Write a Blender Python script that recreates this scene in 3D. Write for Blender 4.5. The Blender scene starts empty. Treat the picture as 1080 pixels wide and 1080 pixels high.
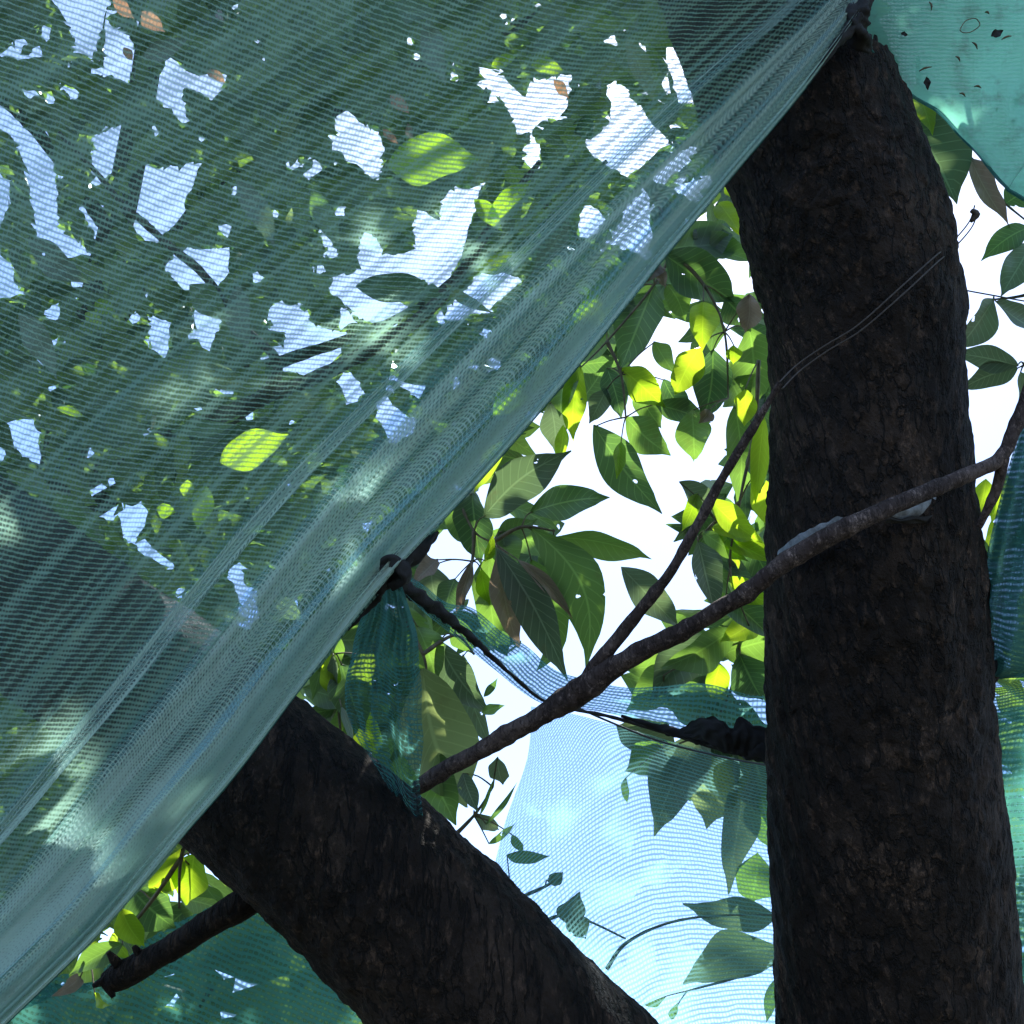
import bpy, math, random
import numpy as np
from mathutils import Vector, noise

random.seed(7); rng = np.random.default_rng(7)
R = math.radians
scene = bpy.context.scene
col = scene.collection

# ------------------------------------------------------------------ camera, sky, sun, exposure
CAM = Vector((0, 0, 1.55)); PITCH = R(36); FOV = R(50)
cam_d = bpy.data.cameras.new('camera'); cam = bpy.data.objects.new('camera', cam_d); col.objects.link(cam)
cam.location = CAM; cam.rotation_euler = (R(90) + PITCH, 0, 0)
cam_d.sensor_fit = 'HORIZONTAL'; cam_d.angle = FOV; cam_d.clip_start = 0.05; cam_d.clip_end = 2000
scene.camera = cam
SUN_EL, SUN_AZ = R(66), R(14)          # azimuth measured to the right of straight ahead (+Y)
w = bpy.data.worlds.new('World'); scene.world = w; w.use_nodes = True
nt = w.node_tree; bg = nt.nodes['Background']
sky = nt.nodes.new('ShaderNodeTexSky'); sky.sky_type = 'NISHITA'; sky.sun_disc = False
sky.sun_elevation = SUN_EL; sky.sun_rotation = SUN_AZ; sky.air_density = 0.7; sky.dust_density = 0.6; sky.ozone_density = 1.0
nt.links.new(sky.outputs[0], bg.inputs[0]); bg.inputs[1].default_value = 0.12
sun_d = bpy.data.lights.new('sun', 'SUN'); sun = bpy.data.objects.new('sun', sun_d); col.objects.link(sun)
sun_d.energy = 3.8; sun_d.angle = R(0.5); sun_d.color = (1.0, 0.95, 0.86)
sdir = Vector((math.cos(SUN_EL) * math.sin(SUN_AZ), math.cos(SUN_EL) * math.cos(SUN_AZ), math.sin(SUN_EL)))
sun.rotation_euler = sdir.to_track_quat('Z', 'Y').to_euler()
scene.view_settings.view_transform = 'Standard'; scene.view_settings.look = 'None'
scene.view_settings.exposure = 2.0; scene.view_settings.gamma = 1.0
scene.cycles.max_bounces = 10; scene.cycles.transparent_max_bounces = 24
scene.cycles.transmission_bounces = 8; scene.cycles.diffuse_bounces = 4

# ------------------------------------------------------------------ helpers
FPX = 540 / math.tan(FOV / 2)
AX_F = Vector((0, math.cos(PITCH), math.sin(PITCH))); AX_U = Vector((0, -math.sin(PITCH), math.cos(PITCH))); AX_R = Vector((1, 0, 0))
def P(x, y, d):
    "a point seen at photo pixel x, y, standing d metres away along the view axis"
    x, y, d = float(x), float(y), float(d)
    return CAM + d * (AX_F + AX_R * ((x - 540) / FPX) + AX_U * ((540 - y) / FPX))
def pix(v):
    q = v - CAM; d = q.dot(AX_F)
    return 540 + FPX * q.dot(AX_R) / d, 540 - FPX * q.dot(AX_U) / d
def px_m(n, d): return n * d / FPX

def tag(o, label=None, cat=None, group=None, kind=None):
    if label: o['label'] = label
    if cat: o['category'] = cat
    if group: o['group'] = group
    if kind: o['kind'] = kind
    return o
def empty(name, loc):
    o = bpy.data.objects.new(name, None); o.location = loc; o.empty_display_size = .05; col.objects.link(o); return o
def mesh_obj(name, verts, faces, mat, parent=None, uvs=None, smooth=True):
    me = bpy.data.meshes.new(name)
    off = parent.location if parent is not None and parent.parent is None else Vector((0, 0, 0))
    if parent is not None and parent.parent is not None: off = parent.parent.location
    me.from_pydata([tuple(Vector(v) - off) for v in verts], [], faces)
    if uvs is not None:
        lay = me.uv_layers.new(name='UVMap')
        idx = np.empty(len(me.loops), dtype=np.int32); me.loops.foreach_get('vertex_index', idx)
        lay.data.foreach_set('uv', np.asarray(uvs, dtype=np.float32)[idx].ravel())
    if smooth: me.polygons.foreach_set('use_smooth', [True] * len(me.polygons))
    me.materials.append(mat); me.update()
    o = bpy.data.objects.new(name, me); col.objects.link(o)
    if parent is not None: o.parent = parent
    return o
def cr(p, t):
    "Catmull-Rom through the rows of p (numpy n x k) at parameter t in 0..1"
    n = len(p) - 1; s = min(max(t, 0), 1) * n; i = min(int(s), n - 1); f = s - i
    a, b, c, d = p[max(i - 1, 0)], p[i], p[i + 1], p[min(i + 2, n)]
    return .5 * ((2 * b) + (c - a) * f + (2 * a - 5 * b + 4 * c - d) * f * f + (3 * b - a - 3 * c + d) * f ** 3)

class MB:
    def __init__(s): s.v = []; s.f = []; s.uv = []; s.g = None
    def tube(s, pts, n=48, seg=10, bump=None, cap=True):
        "pts: (Vector, radius)"
        arr = np.array([[p.x, p.y, p.z, r] for p, r in pts]); o0 = len(s.v)
        prev = None; L = 0.0; lastc = None
        for i in range(n + 1):
            q = cr(arr, i / n); c = Vector(q[:3]); r = max(q[3], 1e-4)
            e = 1e-3
            tan = Vector(cr(arr, min(i / n + e, 1))[:3]) - Vector(cr(arr, max(i / n - e, 0))[:3]); tan.normalize()
            if prev is None:
                prev = tan.cross(Vector((0, 0, 1)) if abs(tan.z) < .9 else Vector((1, 0, 0))).normalized()
            prev = (prev - tan * prev.dot(tan)).normalized(); bi = tan.cross(prev)
            if lastc is not None: L += (c - lastc).length
            lastc = c
            for j in range(seg):
                a = 2 * math.pi * j / seg
                nrm = prev * math.cos(a) + bi * math.sin(a)
                rr = r if bump is None else bump(a, L, r, c + nrm * r)
                s.v.append(c + nrm * rr); s.uv.append((a * r, L))
        for i in range(n):
            for j in range(seg):
                k = (j + 1) % seg
                s.f.append((o0 + i * seg + j, o0 + i * seg + k, o0 + (i + 1) * seg + k, o0 + (i + 1) * seg + j))
        if cap:
            s.f.append(tuple(o0 + j for j in range(seg))[::-1]); s.f.append(tuple(o0 + n * seg + j for j in range(seg)))
    def sheet(s, rows, nu, nv, disp=None, uv=None, gather=None):
        "rows: list of rows of (x, y, d) in pixels and metres; Catmull-Rom both ways; disp(u, v) -> (dx, dy, dd)"
        rows = np.array(rows, dtype=float); o0 = len(s.v)
        for j in range(nv + 1):
            v = j / nv
            row = np.array([cr(rows[:, k], v) for k in range(rows.shape[1])])
            for i in range(nu + 1):
                u = i / nu; q = cr(row, u)
                uvv = uv(u, v, q) if uv else (q[0], q[1])
                if disp is not None: q = q + np.array(disp(u, v))
                s.v.append(P(*q)); s.uv.append(uvv)
                if gather is not None: s.g = s.g or []; s.g.append(gather(u, v))
        for j in range(nv):
            for i in range(nu):
                a = o0 + j * (nu + 1) + i
                s.f.append((a, a + 1, a + nu + 2, a + nu + 1))
    def leaf(s, base, axis, nrm, L, W, bend=0.0, droop=0.0, fold=.25, wav=.03, n=10, seed=0.0):
        o0 = len(s.v); axis = axis.normalized(); side = axis.cross(nrm).normalized(); up = side.cross(axis).normalized()
        for i in range(n + 1):
            t = i / n
            wv = W * .5 * (math.sin(math.pi * t ** .92) ** .9) * (1 - .38 * t ** 2) * 1.1 if 0 < t < 1 else W * .012
            if t > .82: wv *= 1 - .22 * math.sin((t - .82) / .18 * math.pi)
            c = base + axis * (L * t) + side * (bend * L * math.sin(math.pi * t) ) - up * (droop * L * t * t)
            for k, x in enumerate((-1, -.5, 0, .5, 1)):
                wob = 1 + .10 * math.sin(9 * t + seed * 7 + x * 2)
                h = fold * abs(x) * wv + wav * W * math.sin(13 * t + 5 * seed + 2.5 * x) * abs(x)
                s.v.append(c + side * (x * wv * wob) + up * h); s.uv.append((x * .5 + .5, t))
        for i in range(n):
            for k in range(4):
                a = o0 + i * 5 + k
                s.f.append((a, a + 1, a + 6, a + 5))
    def build(s, name, mat, parent=None):
        o = mesh_obj(name, s.v, s.f, mat, parent, s.uv)
        if s.g: o.data.attributes.new('gather', 'FLOAT', 'POINT').data.foreach_set('value', s.g)
        return o

# ------------------------------------------------------------------ materials
class NT:
    def __init__(s, name):
        s.m = bpy.data.materials.new(name); s.m.use_nodes = True; s.t = s.m.node_tree; s.t.nodes.clear()
    def n(s, typ, ins=None, **kw):
        nd = s.t.nodes.new('ShaderNode' + typ)
        for k, v in kw.items(): setattr(nd, k, v)
        for k, v in (ins or {}).items():
            if isinstance(v, bpy.types.NodeSocket): s.t.links.new(v, nd.inputs[k])
            else: nd.inputs[k].default_value = v
        return nd
    def math(s, op, a, b=0.0, clamp=False):
        return s.n('Math', {0: a, 1: b}, operation=op, use_clamp=clamp).outputs[0]
    def ramp(s, fac, stops):
        r = s.n('ValToRGB', {0: fac}); el = r.color_ramp.elements
        el[0].position, el[0].color = stops[0][0], (*stops[0][1], 1)
        el[1].position, el[1].color = stops[-1][0], (*stops[-1][1], 1)
        for p, c in stops[1:-1]:
            e = el.new(p); e.color = (*c, 1)
        return r.outputs[0]
    def mixc(s, fac, a, b, blend='MIX'):
        return s.n('Mix', {0: fac, 6: a, 7: b}, data_type='RGBA', blend_type=blend).outputs[2]
    def out(s, sh): s.t.links.new(sh, s.n('OutputMaterial').inputs[0]); return s.m

def bark_mat(name, c0, c1, c2, scale=1.0, bump=1.0, rough=.9):
    k = NT(name); co = k.n('TexCoord').outputs['Object']
    mp = k.n('Mapping', {0: co, 3: (1, 1, .45)}).outputs[0]
    n1 = k.n('TexNoise', {'Vector': mp, 'Scale': 14 * scale, 'Detail': 8, 'Roughness': .65}).outputs[0]
    n2 = k.n('TexNoise', {'Vector': mp, 'Scale': 70 * scale, 'Detail': 6, 'Roughness': .7}).outputs[0]
    v1 = k.n('TexVoronoi', {'Vector': mp, 'Scale': 45 * scale, 'Randomness': 1.0}, feature='DISTANCE_TO_EDGE').outputs[0]
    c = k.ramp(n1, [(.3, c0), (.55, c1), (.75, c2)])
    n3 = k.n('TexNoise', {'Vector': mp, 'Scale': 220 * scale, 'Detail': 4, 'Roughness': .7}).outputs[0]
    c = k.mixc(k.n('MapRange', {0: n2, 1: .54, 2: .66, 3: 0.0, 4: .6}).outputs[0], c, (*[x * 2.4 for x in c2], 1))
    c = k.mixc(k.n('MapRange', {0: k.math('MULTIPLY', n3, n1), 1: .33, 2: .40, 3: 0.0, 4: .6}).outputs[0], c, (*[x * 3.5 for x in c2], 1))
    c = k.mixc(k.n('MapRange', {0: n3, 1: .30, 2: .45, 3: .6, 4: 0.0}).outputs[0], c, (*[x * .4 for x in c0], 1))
    big = k.n('TexNoise', {'Vector': co, 'Scale': 5 * scale, 'Detail': 5, 'Roughness': .7}).outputs[0]
    c = k.mixc(k.n('MapRange', {0: big, 1: .50, 2: .68, 3: 0.0, 4: .55}).outputs[0], c, (*[x * 1.5 + .006 for x in c2], 1))
    cz = k.n('Mapping', {0: co, 3: (1, 1, .16)}).outputs[0]
    cr_ = k.n('TexNoise', {'Vector': cz, 'Scale': 38 * scale, 'Detail': 5, 'Roughness': .6}).outputs[0]
    crack = k.n('MapRange', {0: k.math('ABSOLUTE', k.math('SUBTRACT', cr_, .5)), 1: 0.0, 2: .035, 3: 1.0, 4: 0.0}).outputs[0]
    c = k.mixc(k.math('MULTIPLY', crack, .75), c, (*[x * .3 for x in c0], 1))
    n1 = k.math('SUBTRACT', n1, k.math('MULTIPLY', crack, .5))
    h = k.math('ADD', k.math('MULTIPLY', n1, .8), k.math('ADD', k.math('MULTIPLY', n2, .5), k.math('ADD', k.math('MULTIPLY', n3, .35), k.math('MULTIPLY', k.math('MINIMUM', v1, .12), .7))))
    b = k.n('Bump', {'Strength': .8 * bump, 'Distance': .012, 'Height': h}).outputs[0]
    return k.out(k.n('BsdfPrincipled', {'Base Color': c, 'Roughness': rough, 'Specular IOR Level': .25, 'Normal': b}).outputs[0])

def net_mat(name, diff, tran, pu, pv, fu, fv, ang=0.0, warp=.6, dens=.25, soft=.2, cmin=.45, cmax=.93, su=.6, gk=.35, dirt=.3, dscale=.02, tmix=.5, fine=.2):
    "knitted shade cloth: two families of threads with finer gaps between; UVs count in millimetre-like units"
    k = NT(name); uv = k.n('TexCoord').outputs['UV']
    nz = k.n('TexNoise', {'Vector': uv, 'Scale': .03, 'Detail': 3, 'Roughness': .6})
    dv = k.n('VectorMath', {0: k.n('VectorMath', {0: nz.outputs[1], 1: (.5, .5, .5)}, operation='SUBTRACT').outputs[0], 3: warp * 20}, operation='SCALE').outputs[0]
    nf = k.n('TexNoise', {'Vector': uv, 'Scale': .22, 'Detail': 2})
    dv2 = k.n('VectorMath', {0: k.n('VectorMath', {0: nf.outputs[1], 1: (.5, .5, .5)}, operation='SUBTRACT').outputs[0], 3: warp * 3.2}, operation='SCALE').outputs[0]
    q = k.n('VectorMath', {0: k.n('VectorMath', {0: uv, 1: dv}).outputs[0], 1: dv2}).outputs[0]
    q = k.n('Mapping', {0: q, 2: (0, 0, ang)}).outputs[0]
    sp = k.n('SeparateXYZ', {0: q})
    den = k.n('TexNoise', {'Vector': uv, 'Scale': dscale * .6, 'Detail': 4, 'Roughness': .6}).outputs[0]
    gat = k.n('Attribute', attribute_name='gather').outputs['Fac']
    den = k.math('ADD', k.math('MULTIPLY', k.math('SUBTRACT', den, .5), dens * 2), k.math('MULTIPLY', gat, gk))
    fz = k.n('TexNoise', {'Vector': uv, 'Scale': .16, 'Detail': 3, 'Roughness': .7}).outputs[0]
    den = k.math('ADD', den, k.math('MULTIPLY', k.math('SUBTRACT', fz, .5), fine))
    def line(c, pitch, frac):
        tri = k.math('MULTIPLY', k.math('PINGPONG', k.math('DIVIDE', c, pitch), .5), 2.0)
        thr = k.math('SUBTRACT', 1 - frac, den)
        return k.n('MapRange', {0: tri, 1: k.math('SUBTRACT', thr, soft), 2: k.math('ADD', thr, soft), 3: 0.0, 4: 1.0}).outputs[0]
    a = k.math('MULTIPLY', line(sp.outputs[0], pu, fu), su); b = line(sp.outputs[1], pv, fv)
    cov = k.math('SUBTRACT', 1.0, k.math('MULTIPLY', k.math('SUBTRACT', 1.0, a), k.math('SUBTRACT', 1.0, b)))
    lo = k.math('ADD', k.math('MULTIPLY', gat, gk * .9), cmin, clamp=True)
    cov = k.n('MapRange', {0: cov, 3: lo, 4: cmax}).outputs[0]
    dn = k.n('TexNoise', {'Vector': uv, 'Scale': .035, 'Detail': 6, 'Roughness': .65}).outputs[0]
    dirtm = k.n('MapRange', {0: dn, 1: .52, 2: .75, 3: 0.0, 4: dirt}).outputs[0]
    dcol = k.mixc(dirtm, (*diff, 1), (.16, .17, .13, 1)); tcol = k.mixc(dirtm, (*tran, 1), (.05, .06, .045, 1))
    sh = k.n('MixShader', {0: tmix, 1: k.n('BsdfDiffuse', {0: dcol}).outputs[0], 2: k.n('BsdfTranslucent', {0: tcol}).outputs[0]}).outputs[0]
    return k.out(k.n('MixShader', {0: cov, 1: k.n('BsdfTransparent', {'Color': (.74, .87, 1.0, 1)}).outputs[0], 2: sh}).outputs[0])

def leaf_mat(name, lo, hi, tlo, thi, tmix=.42, vein=.5, blotch=.25, bcol=(.12, .08, .03), holes=.25):
    k = NT(name); uv = k.n('TexCoord').outputs['UV']; sp = k.n('SeparateXYZ', {0: uv})
    rnd = k.n('NewGeometry').outputs['Random Per Island']
    oi = k.n('ObjectInfo').outputs['Random']; rnd = k.math('FRACT', k.math('ADD', rnd, k.math('MULTIPLY', oi, .73)))
    ax = k.math('ABSOLUTE', k.math('SUBTRACT', sp.outputs[0], .5))
    mid = k.n('MapRange', {0: ax, 1: .012, 2: .035, 3: 1.0, 4: 0.0}).outputs[0]
    vv = k.math('PINGPONG', k.math('MULTIPLY', k.math('SUBTRACT', sp.outputs[1], k.math('MULTIPLY', ax, .35)), 11), .5)
    ven = k.n('MapRange', {0: vv, 1: .03, 2: .09, 3: .55, 4: 0.0}).outputs[0]
    vm = k.math('MULTIPLY', k.math('MAXIMUM', mid, ven), vein)
    obn = k.n('TexNoise', {'Vector': k.n('TexCoord').outputs['Object'], 'Scale': 28, 'Detail': 5, 'Roughness': .6}).outputs[0]
    bl = k.n('MapRange', {0: obn, 1: .58, 2: .70, 3: 0.0, 4: blotch}).outputs[0]
    d = k.mixc(rnd, (*lo, 1), (*hi, 1)); t = k.mixc(rnd, (*tlo, 1), (*thi, 1))
    d = k.mixc(vm, d, (*[min(x * 2.2 + .02, .5) for x in hi], 1)); t = k.mixc(k.math('MULTIPLY', vm, .6), t, (*[x * 1.5 for x in thi], 1))
    d = k.mixc(bl, d, (*bcol, 1)); t = k.mixc(bl, t, (*bcol, 1))
    b = k.n('Bump', {'Strength': .25, 'Distance': .002, 'Height': k.math('ADD', obn, vm)}).outputs[0]
    pr = k.n('BsdfPrincipled', {'Base Color': d, 'Roughness': .42, 'Specular IOR Level': .5, 'Normal': b}).outputs[0]
    sh = k.n('MixShader', {0: tmix, 1: pr, 2: k.n('BsdfTranslucent', {0: t}).outputs[0]}).outputs[0]
    hv = k.n('TexVoronoi', {'Vector': k.n('TexCoord').outputs['Object'], 'Scale': 42.0})
    hn = k.n('TexNoise', {'Vector': k.n('TexCoord').outputs['Object'], 'Scale': 160, 'Detail': 2}).outputs[0]
    dd = k.math('ADD', hv.outputs['Distance'], k.math('MULTIPLY', k.math('SUBTRACT', hn, .5), .7))
    pick = k.math('LESS_THAN', k.n('SeparateColor', {0: hv.outputs['Color']}).outputs[0], holes * .22)
    hole = k.math('MULTIPLY', k.math('LESS_THAN', dd, .16), pick)
    return k.out(k.n('MixShader', {0: hole, 1: sh, 2: k.n('BsdfTransparent').outputs[0]}).outputs[0])

def plain(name, c, rough=.8, var=.4, scale=40):
    k = NT(name); co = k.n('TexCoord').outputs['Object']
    n1 = k.n('TexNoise', {'Vector': co, 'Scale': scale, 'Detail': 6, 'Roughness': .65}).outputs[0]
    cc = k.ramp(n1, [(.3, tuple(x * (1 - var) for x in c)), (.7, tuple(min(1, x * (1 + var)) for x in c))])
    b = k.n('Bump', {'Strength': .5, 'Distance': .003, 'Height': n1}).outputs[0]
    return k.out(k.n('BsdfPrincipled', {'Base Color': cc, 'Roughness': rough, 'Normal': b}).outputs[0])

M = {}
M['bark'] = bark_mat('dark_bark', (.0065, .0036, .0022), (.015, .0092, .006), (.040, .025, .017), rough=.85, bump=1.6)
M['bark_far'] = bark_mat('far_bark', (.02, .016, .012), (.05, .04, .03), (.09, .075, .055))
M['stick'] = bark_mat('stick_bark', (.022, .014, .013), (.045, .032, .029), (.09, .068, .062), scale=2.2, bump=.6)
M['twig'] = plain('green_brown_twig', (.11, .09, .05), .7, .5, 60)
M['net_big'] = net_mat('green_net_weave', (.25, .39, .32), (.30, .53, .43), 3.9, 5.6, .40, .46, ang=R(-14), warp=.30, dens=.28, soft=.3, cmin=.27, cmax=.82, su=.5, gk=.42, dirt=.15, fine=.5)
M['net_hem'] = net_mat('green_net_hem', (.47, .60, .53), (.53, .72, .62), 5.2, 5.2, .5, .5, warp=.4, dens=.5, soft=.3, cmin=.36, cmax=.88, su=1, gk=.5, dirt=.25, fine=.5)  # same cloth made paler: brightness of the sunlit edge band put into the colour
M['net_right'] = net_mat('bunched_net', (.08, .22, .195), (.11, .30, .265), 4.5, 5.2, .5, .55, warp=.4, dens=.4, cmin=.66, cmax=.97, dirt=.3)
M['net_teal'] = net_mat('teal_net_weave', (.18, .47, .355), (.22, .62, .46), 4.2, 4.2, .5, .5, warp=.4, dens=.3, cmin=.965, cmax=1, dirt=.6, dscale=.03, tmix=.6)
M['net_pale'] = net_mat('pale_net_weave', (.15, .33, .34), (.17, .40, .40), 4.4, 6.0, .34, .42, ang=R(8), warp=.35, dens=.1, cmin=.06, cmax=.66, su=.6, dirt=.15)
M['net_rim'] = net_mat('pale_net_rim', (.10, .26, .245), (.13, .36, .33), 5, 6.2, .42, .5, warp=.5, dens=.3, cmin=.25, cmax=.9, dirt=.2)
M['net_green'] = net_mat('dark_green_net', (.06, .21, .17), (.07, .26, .205), 5.6, 6.6, .42, .52, ang=R(-22), warp=.35, dens=.2, cmin=.36, cmax=.92, dirt=.2)
M['net_scrap'] = net_mat('teal_scrap_net', (.07, .20, .185), (.09, .28, .255), 4.5, 5, .5, .55, warp=.7, dens=.6, cmin=.42, cmax=.97, gk=.5, dirt=.3)
M['black_tie'] = plain('black_ribbon', (.0055, .006, .008), .8, .6, 120)
M['rag'] = plain('black_rag', (.006, .006, .007), .95, .5, 30)
M['cord'] = plain('grey_cord', (.05, .042, .038), .8, .4, 200)
M['wire'] = plain('dark_wire', (.03, .035, .045), .5, .2, 100)
M['tape'] = plain('worn_tape', (.11, .13, .155), .4, .95, 70)
M['leaf'] = leaf_mat('leaf_green', (.062, .095, .058), (.11, .15, .085), (.07, .17, .045), (.22, .42, .05), vein=.6, holes=.35)
M['leaf_far'] = leaf_mat('leaf_crown', (.035, .078, .03), (.15, .21, .07), (.05, .14, .03), (.36, .56, .07), blotch=.3)
M['leaf_lime'] = leaf_mat('leaf_sunlit', (.10, .17, .02), (.15, .22, .03), (.36, .60, .02), (.48, .68, .03), tmix=.55)  # leaves standing in sun: part of the sunlight is put into this yellower colour
M['leaf_grey'] = leaf_mat('leaf_greyish', (.11, .145, .10), (.16, .195, .13), (.09, .16, .06), (.14, .22, .09), tmix=.35, vein=.7)
M['leaf_pale'] = leaf_mat('leaf_pale', (.14, .18, .08), (.18, .22, .10), (.22, .30, .09), (.28, .36, .12), tmix=.5, vein=.5)
M['leaf_orange'] = leaf_mat('leaf_orange', (.42, .20, .10), (.50, .28, .16), (.60, .26, .10), (.66, .36, .18), tmix=.45, vein=.3)
M['leaf_dry'] = leaf_mat('leaf_dry', (.20, .16, .115), (.30, .23, .17), (.20, .14, .09), (.28, .20, .13), tmix=.35, vein=.4)

# ------------------------------------------------------------------ ground
k = NT('soil'); co = k.n('TexCoord').outputs['Object']
n1 = k.n('TexNoise', {'Vector': co, 'Scale': .8, 'Detail': 10, 'Roughness': .7}).outputs[0]
c = k.ramp(n1, [(.35, (.022, .018, .013)), (.55, (.04, .04, .02)), (.7, (.05, .06, .025))])
M['soil'] = k.out(k.n('BsdfPrincipled', {'Base Color': c, 'Roughness': .95, 'Normal': k.n('Bump', {'Strength': .8, 'Distance': .05, 'Height': n1}).outputs[0]}).outputs[0])
gv, gf = [], []
N = 40
for j in range(N + 1):
    for i in range(N + 1):
        x = (i / N * 2 - 1); y = (j / N * 2 - 1)
        x = math.copysign(abs(x) ** 2.2, x) * 600; y = math.copysign(abs(y) ** 2.2, y) * 600
        gv.append(Vector((x, y, .06 * noise.noise(Vector((x * .3, y * .3, 0))))))
for j in range(N):
    for i in range(N):
        a = j * (N + 1) + i; gf.append((a, a + 1, a + N + 2, a + N + 1))
tag(mesh_obj('ground', gv, gf, M['soil']), kind='structure')

# ------------------------------------------------------------------ the dark forked tree
def bark_bump(amp, lump=1.0):
    def f(a, L, r, p):
        q = Vector((p.x, p.y, p.z * .55))
        n = noise.fractal(q * 9, 1.0, 2.0, 4) * .35 + noise.fractal(q * 32, .9, 2.1, 4) * .5
        rid = abs(noise.noise(Vector((p.x * 60, p.y * 60, p.z * 22))))
        pl = noise.noise(Vector((p.x * 120, p.y * 120, p.z * 48)))
        fl = noise.noise(Vector((p.x * 42, p.y * 42, p.z * 26 + 9))) + .4 * noise.noise(p * 90)
        flake = max(0, min(1, fl * 5)) * max(0, min(1, .5 + 1.6 * noise.noise(p * 4.5 + Vector((9, 4, 2)))))
        pit = max(0, noise.noise(Vector((p.x * 26, p.y * 26, p.z * 17 + 5)))) * max(0, noise.noise(p * 5 + Vector((3, 1, 7))) + .25)
        return r * (1 + .045 * lump * noise.noise(p * 4.0)) + amp * (n * .5 + rid * .2 + pl * .12 + flake * .22 + pit * .25 - .12)
    return f
trunk_rows = [(1700, 985, 330, 1.32), (1490, 978, 285, 1.34), (1300, 962, 262, 1.37), (1180, 953, 255, 1.40), (1080, 947, 250, 1.42), (1000, 943, 246, 1.43), (900, 936, 243, 1.44), (800, 928, 233, 1.45), (720, 924, 227, 1.46), (600, 921, 220, 1.475),
              (500, 916, 206, 1.49), (400, 913, 197, 1.505), (310, 907, 203, 1.52), (240, 889, 207, 1.535), (185, 873, 198, 1.55), (100, 839, 200, 1.575), (0, 800, 196, 1.61), (-150, 745, 190, 1.68), (-350, 680, 178, 1.80)]
tree_base = P(985, 1700, 1.32); tree_base = Vector((tree_base.x + .03, tree_base.y + .05, 0))
t = empty('forked_tree', tree_base)
tag(t, 'dark rough barked tree forking into an upright stem and a thick leaning limb', 'tree')
mb = MB()
pts = [(Vector((tree_base.x, tree_base.y, -.15)), .27), (Vector((tree_base.x, tree_base.y, .25)), .215), (Vector((tree_base.x, tree_base.y, .7)), .185)]
pts += [(P(x, y, d), px_m(wd / 2, d)) for y, x, wd, d in trunk_rows]
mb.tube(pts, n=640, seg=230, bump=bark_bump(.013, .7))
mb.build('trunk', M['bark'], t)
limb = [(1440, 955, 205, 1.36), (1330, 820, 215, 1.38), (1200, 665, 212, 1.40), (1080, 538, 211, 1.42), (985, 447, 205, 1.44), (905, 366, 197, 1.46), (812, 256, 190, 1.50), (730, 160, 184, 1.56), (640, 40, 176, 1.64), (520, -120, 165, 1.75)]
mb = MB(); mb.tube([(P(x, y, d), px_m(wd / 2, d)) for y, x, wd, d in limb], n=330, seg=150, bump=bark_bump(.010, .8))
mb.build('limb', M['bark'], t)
mb = MB(); mb.tube([(P(x, y, d), px_m(wd / 2, d)) for x, y, wd, d in [(300, 930, 34, 1.46), (258, 952, 33, 1.44), (215, 978, 29, 1.44), (170, 1006, 27, 1.45), (130, 1028, 30, 1.46), (112, 1036, 22, 1.46)]], n=60, seg=24, bump=bark_bump(.006))
for a, b_ in (((125, 1018), (114, 1004)), ((118, 1030), (98, 1040)), ((112, 1036), (120, 1052)), ((150, 1010), (141, 998))):
    mb.tube([(P(*a, 1.455), .008), (P((a[0] + b_[0]) / 2, (a[1] + b_[1]) / 2, 1.452), .006), (P(*b_, 1.45), .003)], n=6, seg=8)
mb.build('side_branch', M['bark'], t)

# ------------------------------------------------------------------ slender branch leaning across the fork
b0 = P(445, 826, 1.40)
t = empty('slender_branch', b0); tag(t, 'thin bare grey brown branch crossing in front of the trunk and forking once', 'branch')
def knobby(a, L, r, p): return r * (1 + .18 * noise.noise(p * 30) + .12 * noise.noise(p * 85) + .35 * max(0, math.sin(L * 52 + 3 * noise.noise(p * 9)) - .9) * 10 * .35)
mb = MB(); mb.tube([(P(x, y, d), px_m(wd * .45, d)) for x, y, wd, d in
    [(438, 832, 16, 1.40), (470, 812, 20, 1.385), (520, 784, 22, 1.37), (570, 755, 25, 1.36), (608, 732, 33, 1.35), (650, 702, 26, 1.335), (720, 665, 22, 1.31), (780, 630, 21, 1.285), (830, 592, 23, 1.27), (900, 553, 22, 1.265), (960, 526, 20, 1.285), (1010, 505, 18, 1.31), (1052, 485, 17, 1.33), (1070, 452, 15, 1.34), (1085, 410, 14, 1.35), (1110, 330, 12, 1.37)]], n=220, seg=18, bump=knobby)
mb.build('main_stem', M['stick'], t)
mb = MB(); mb.tube([(P(x, y, d), px_m(wd * .45, d)) for x, y, wd, d in
    [(606, 733, 17, 1.35), (635, 694, 18, 1.345), (672, 648, 15, 1.34), (705, 606, 13, 1.335), (732, 560, 12, 1.33), (760, 508, 11, 1.33), (785, 466, 11, 1.33), (806, 432, 9, 1.33), (822, 404, 6, 1.33)]], n=100, seg=14, bump=knobby)
mb.build('fork', M['stick'], t)
mb = MB(); mb.tube([(P(x, y, d), px_m(wd * .45, d)) for x, y, wd, d in [(1058, 482, 14, 1.33), (1052, 512, 12, 1.335), (1040, 540, 10, 1.34), (1032, 556, 8, 1.345)]], n=30, seg=12, bump=knobby)
mb.build('spur', M['stick'], t)

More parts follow.
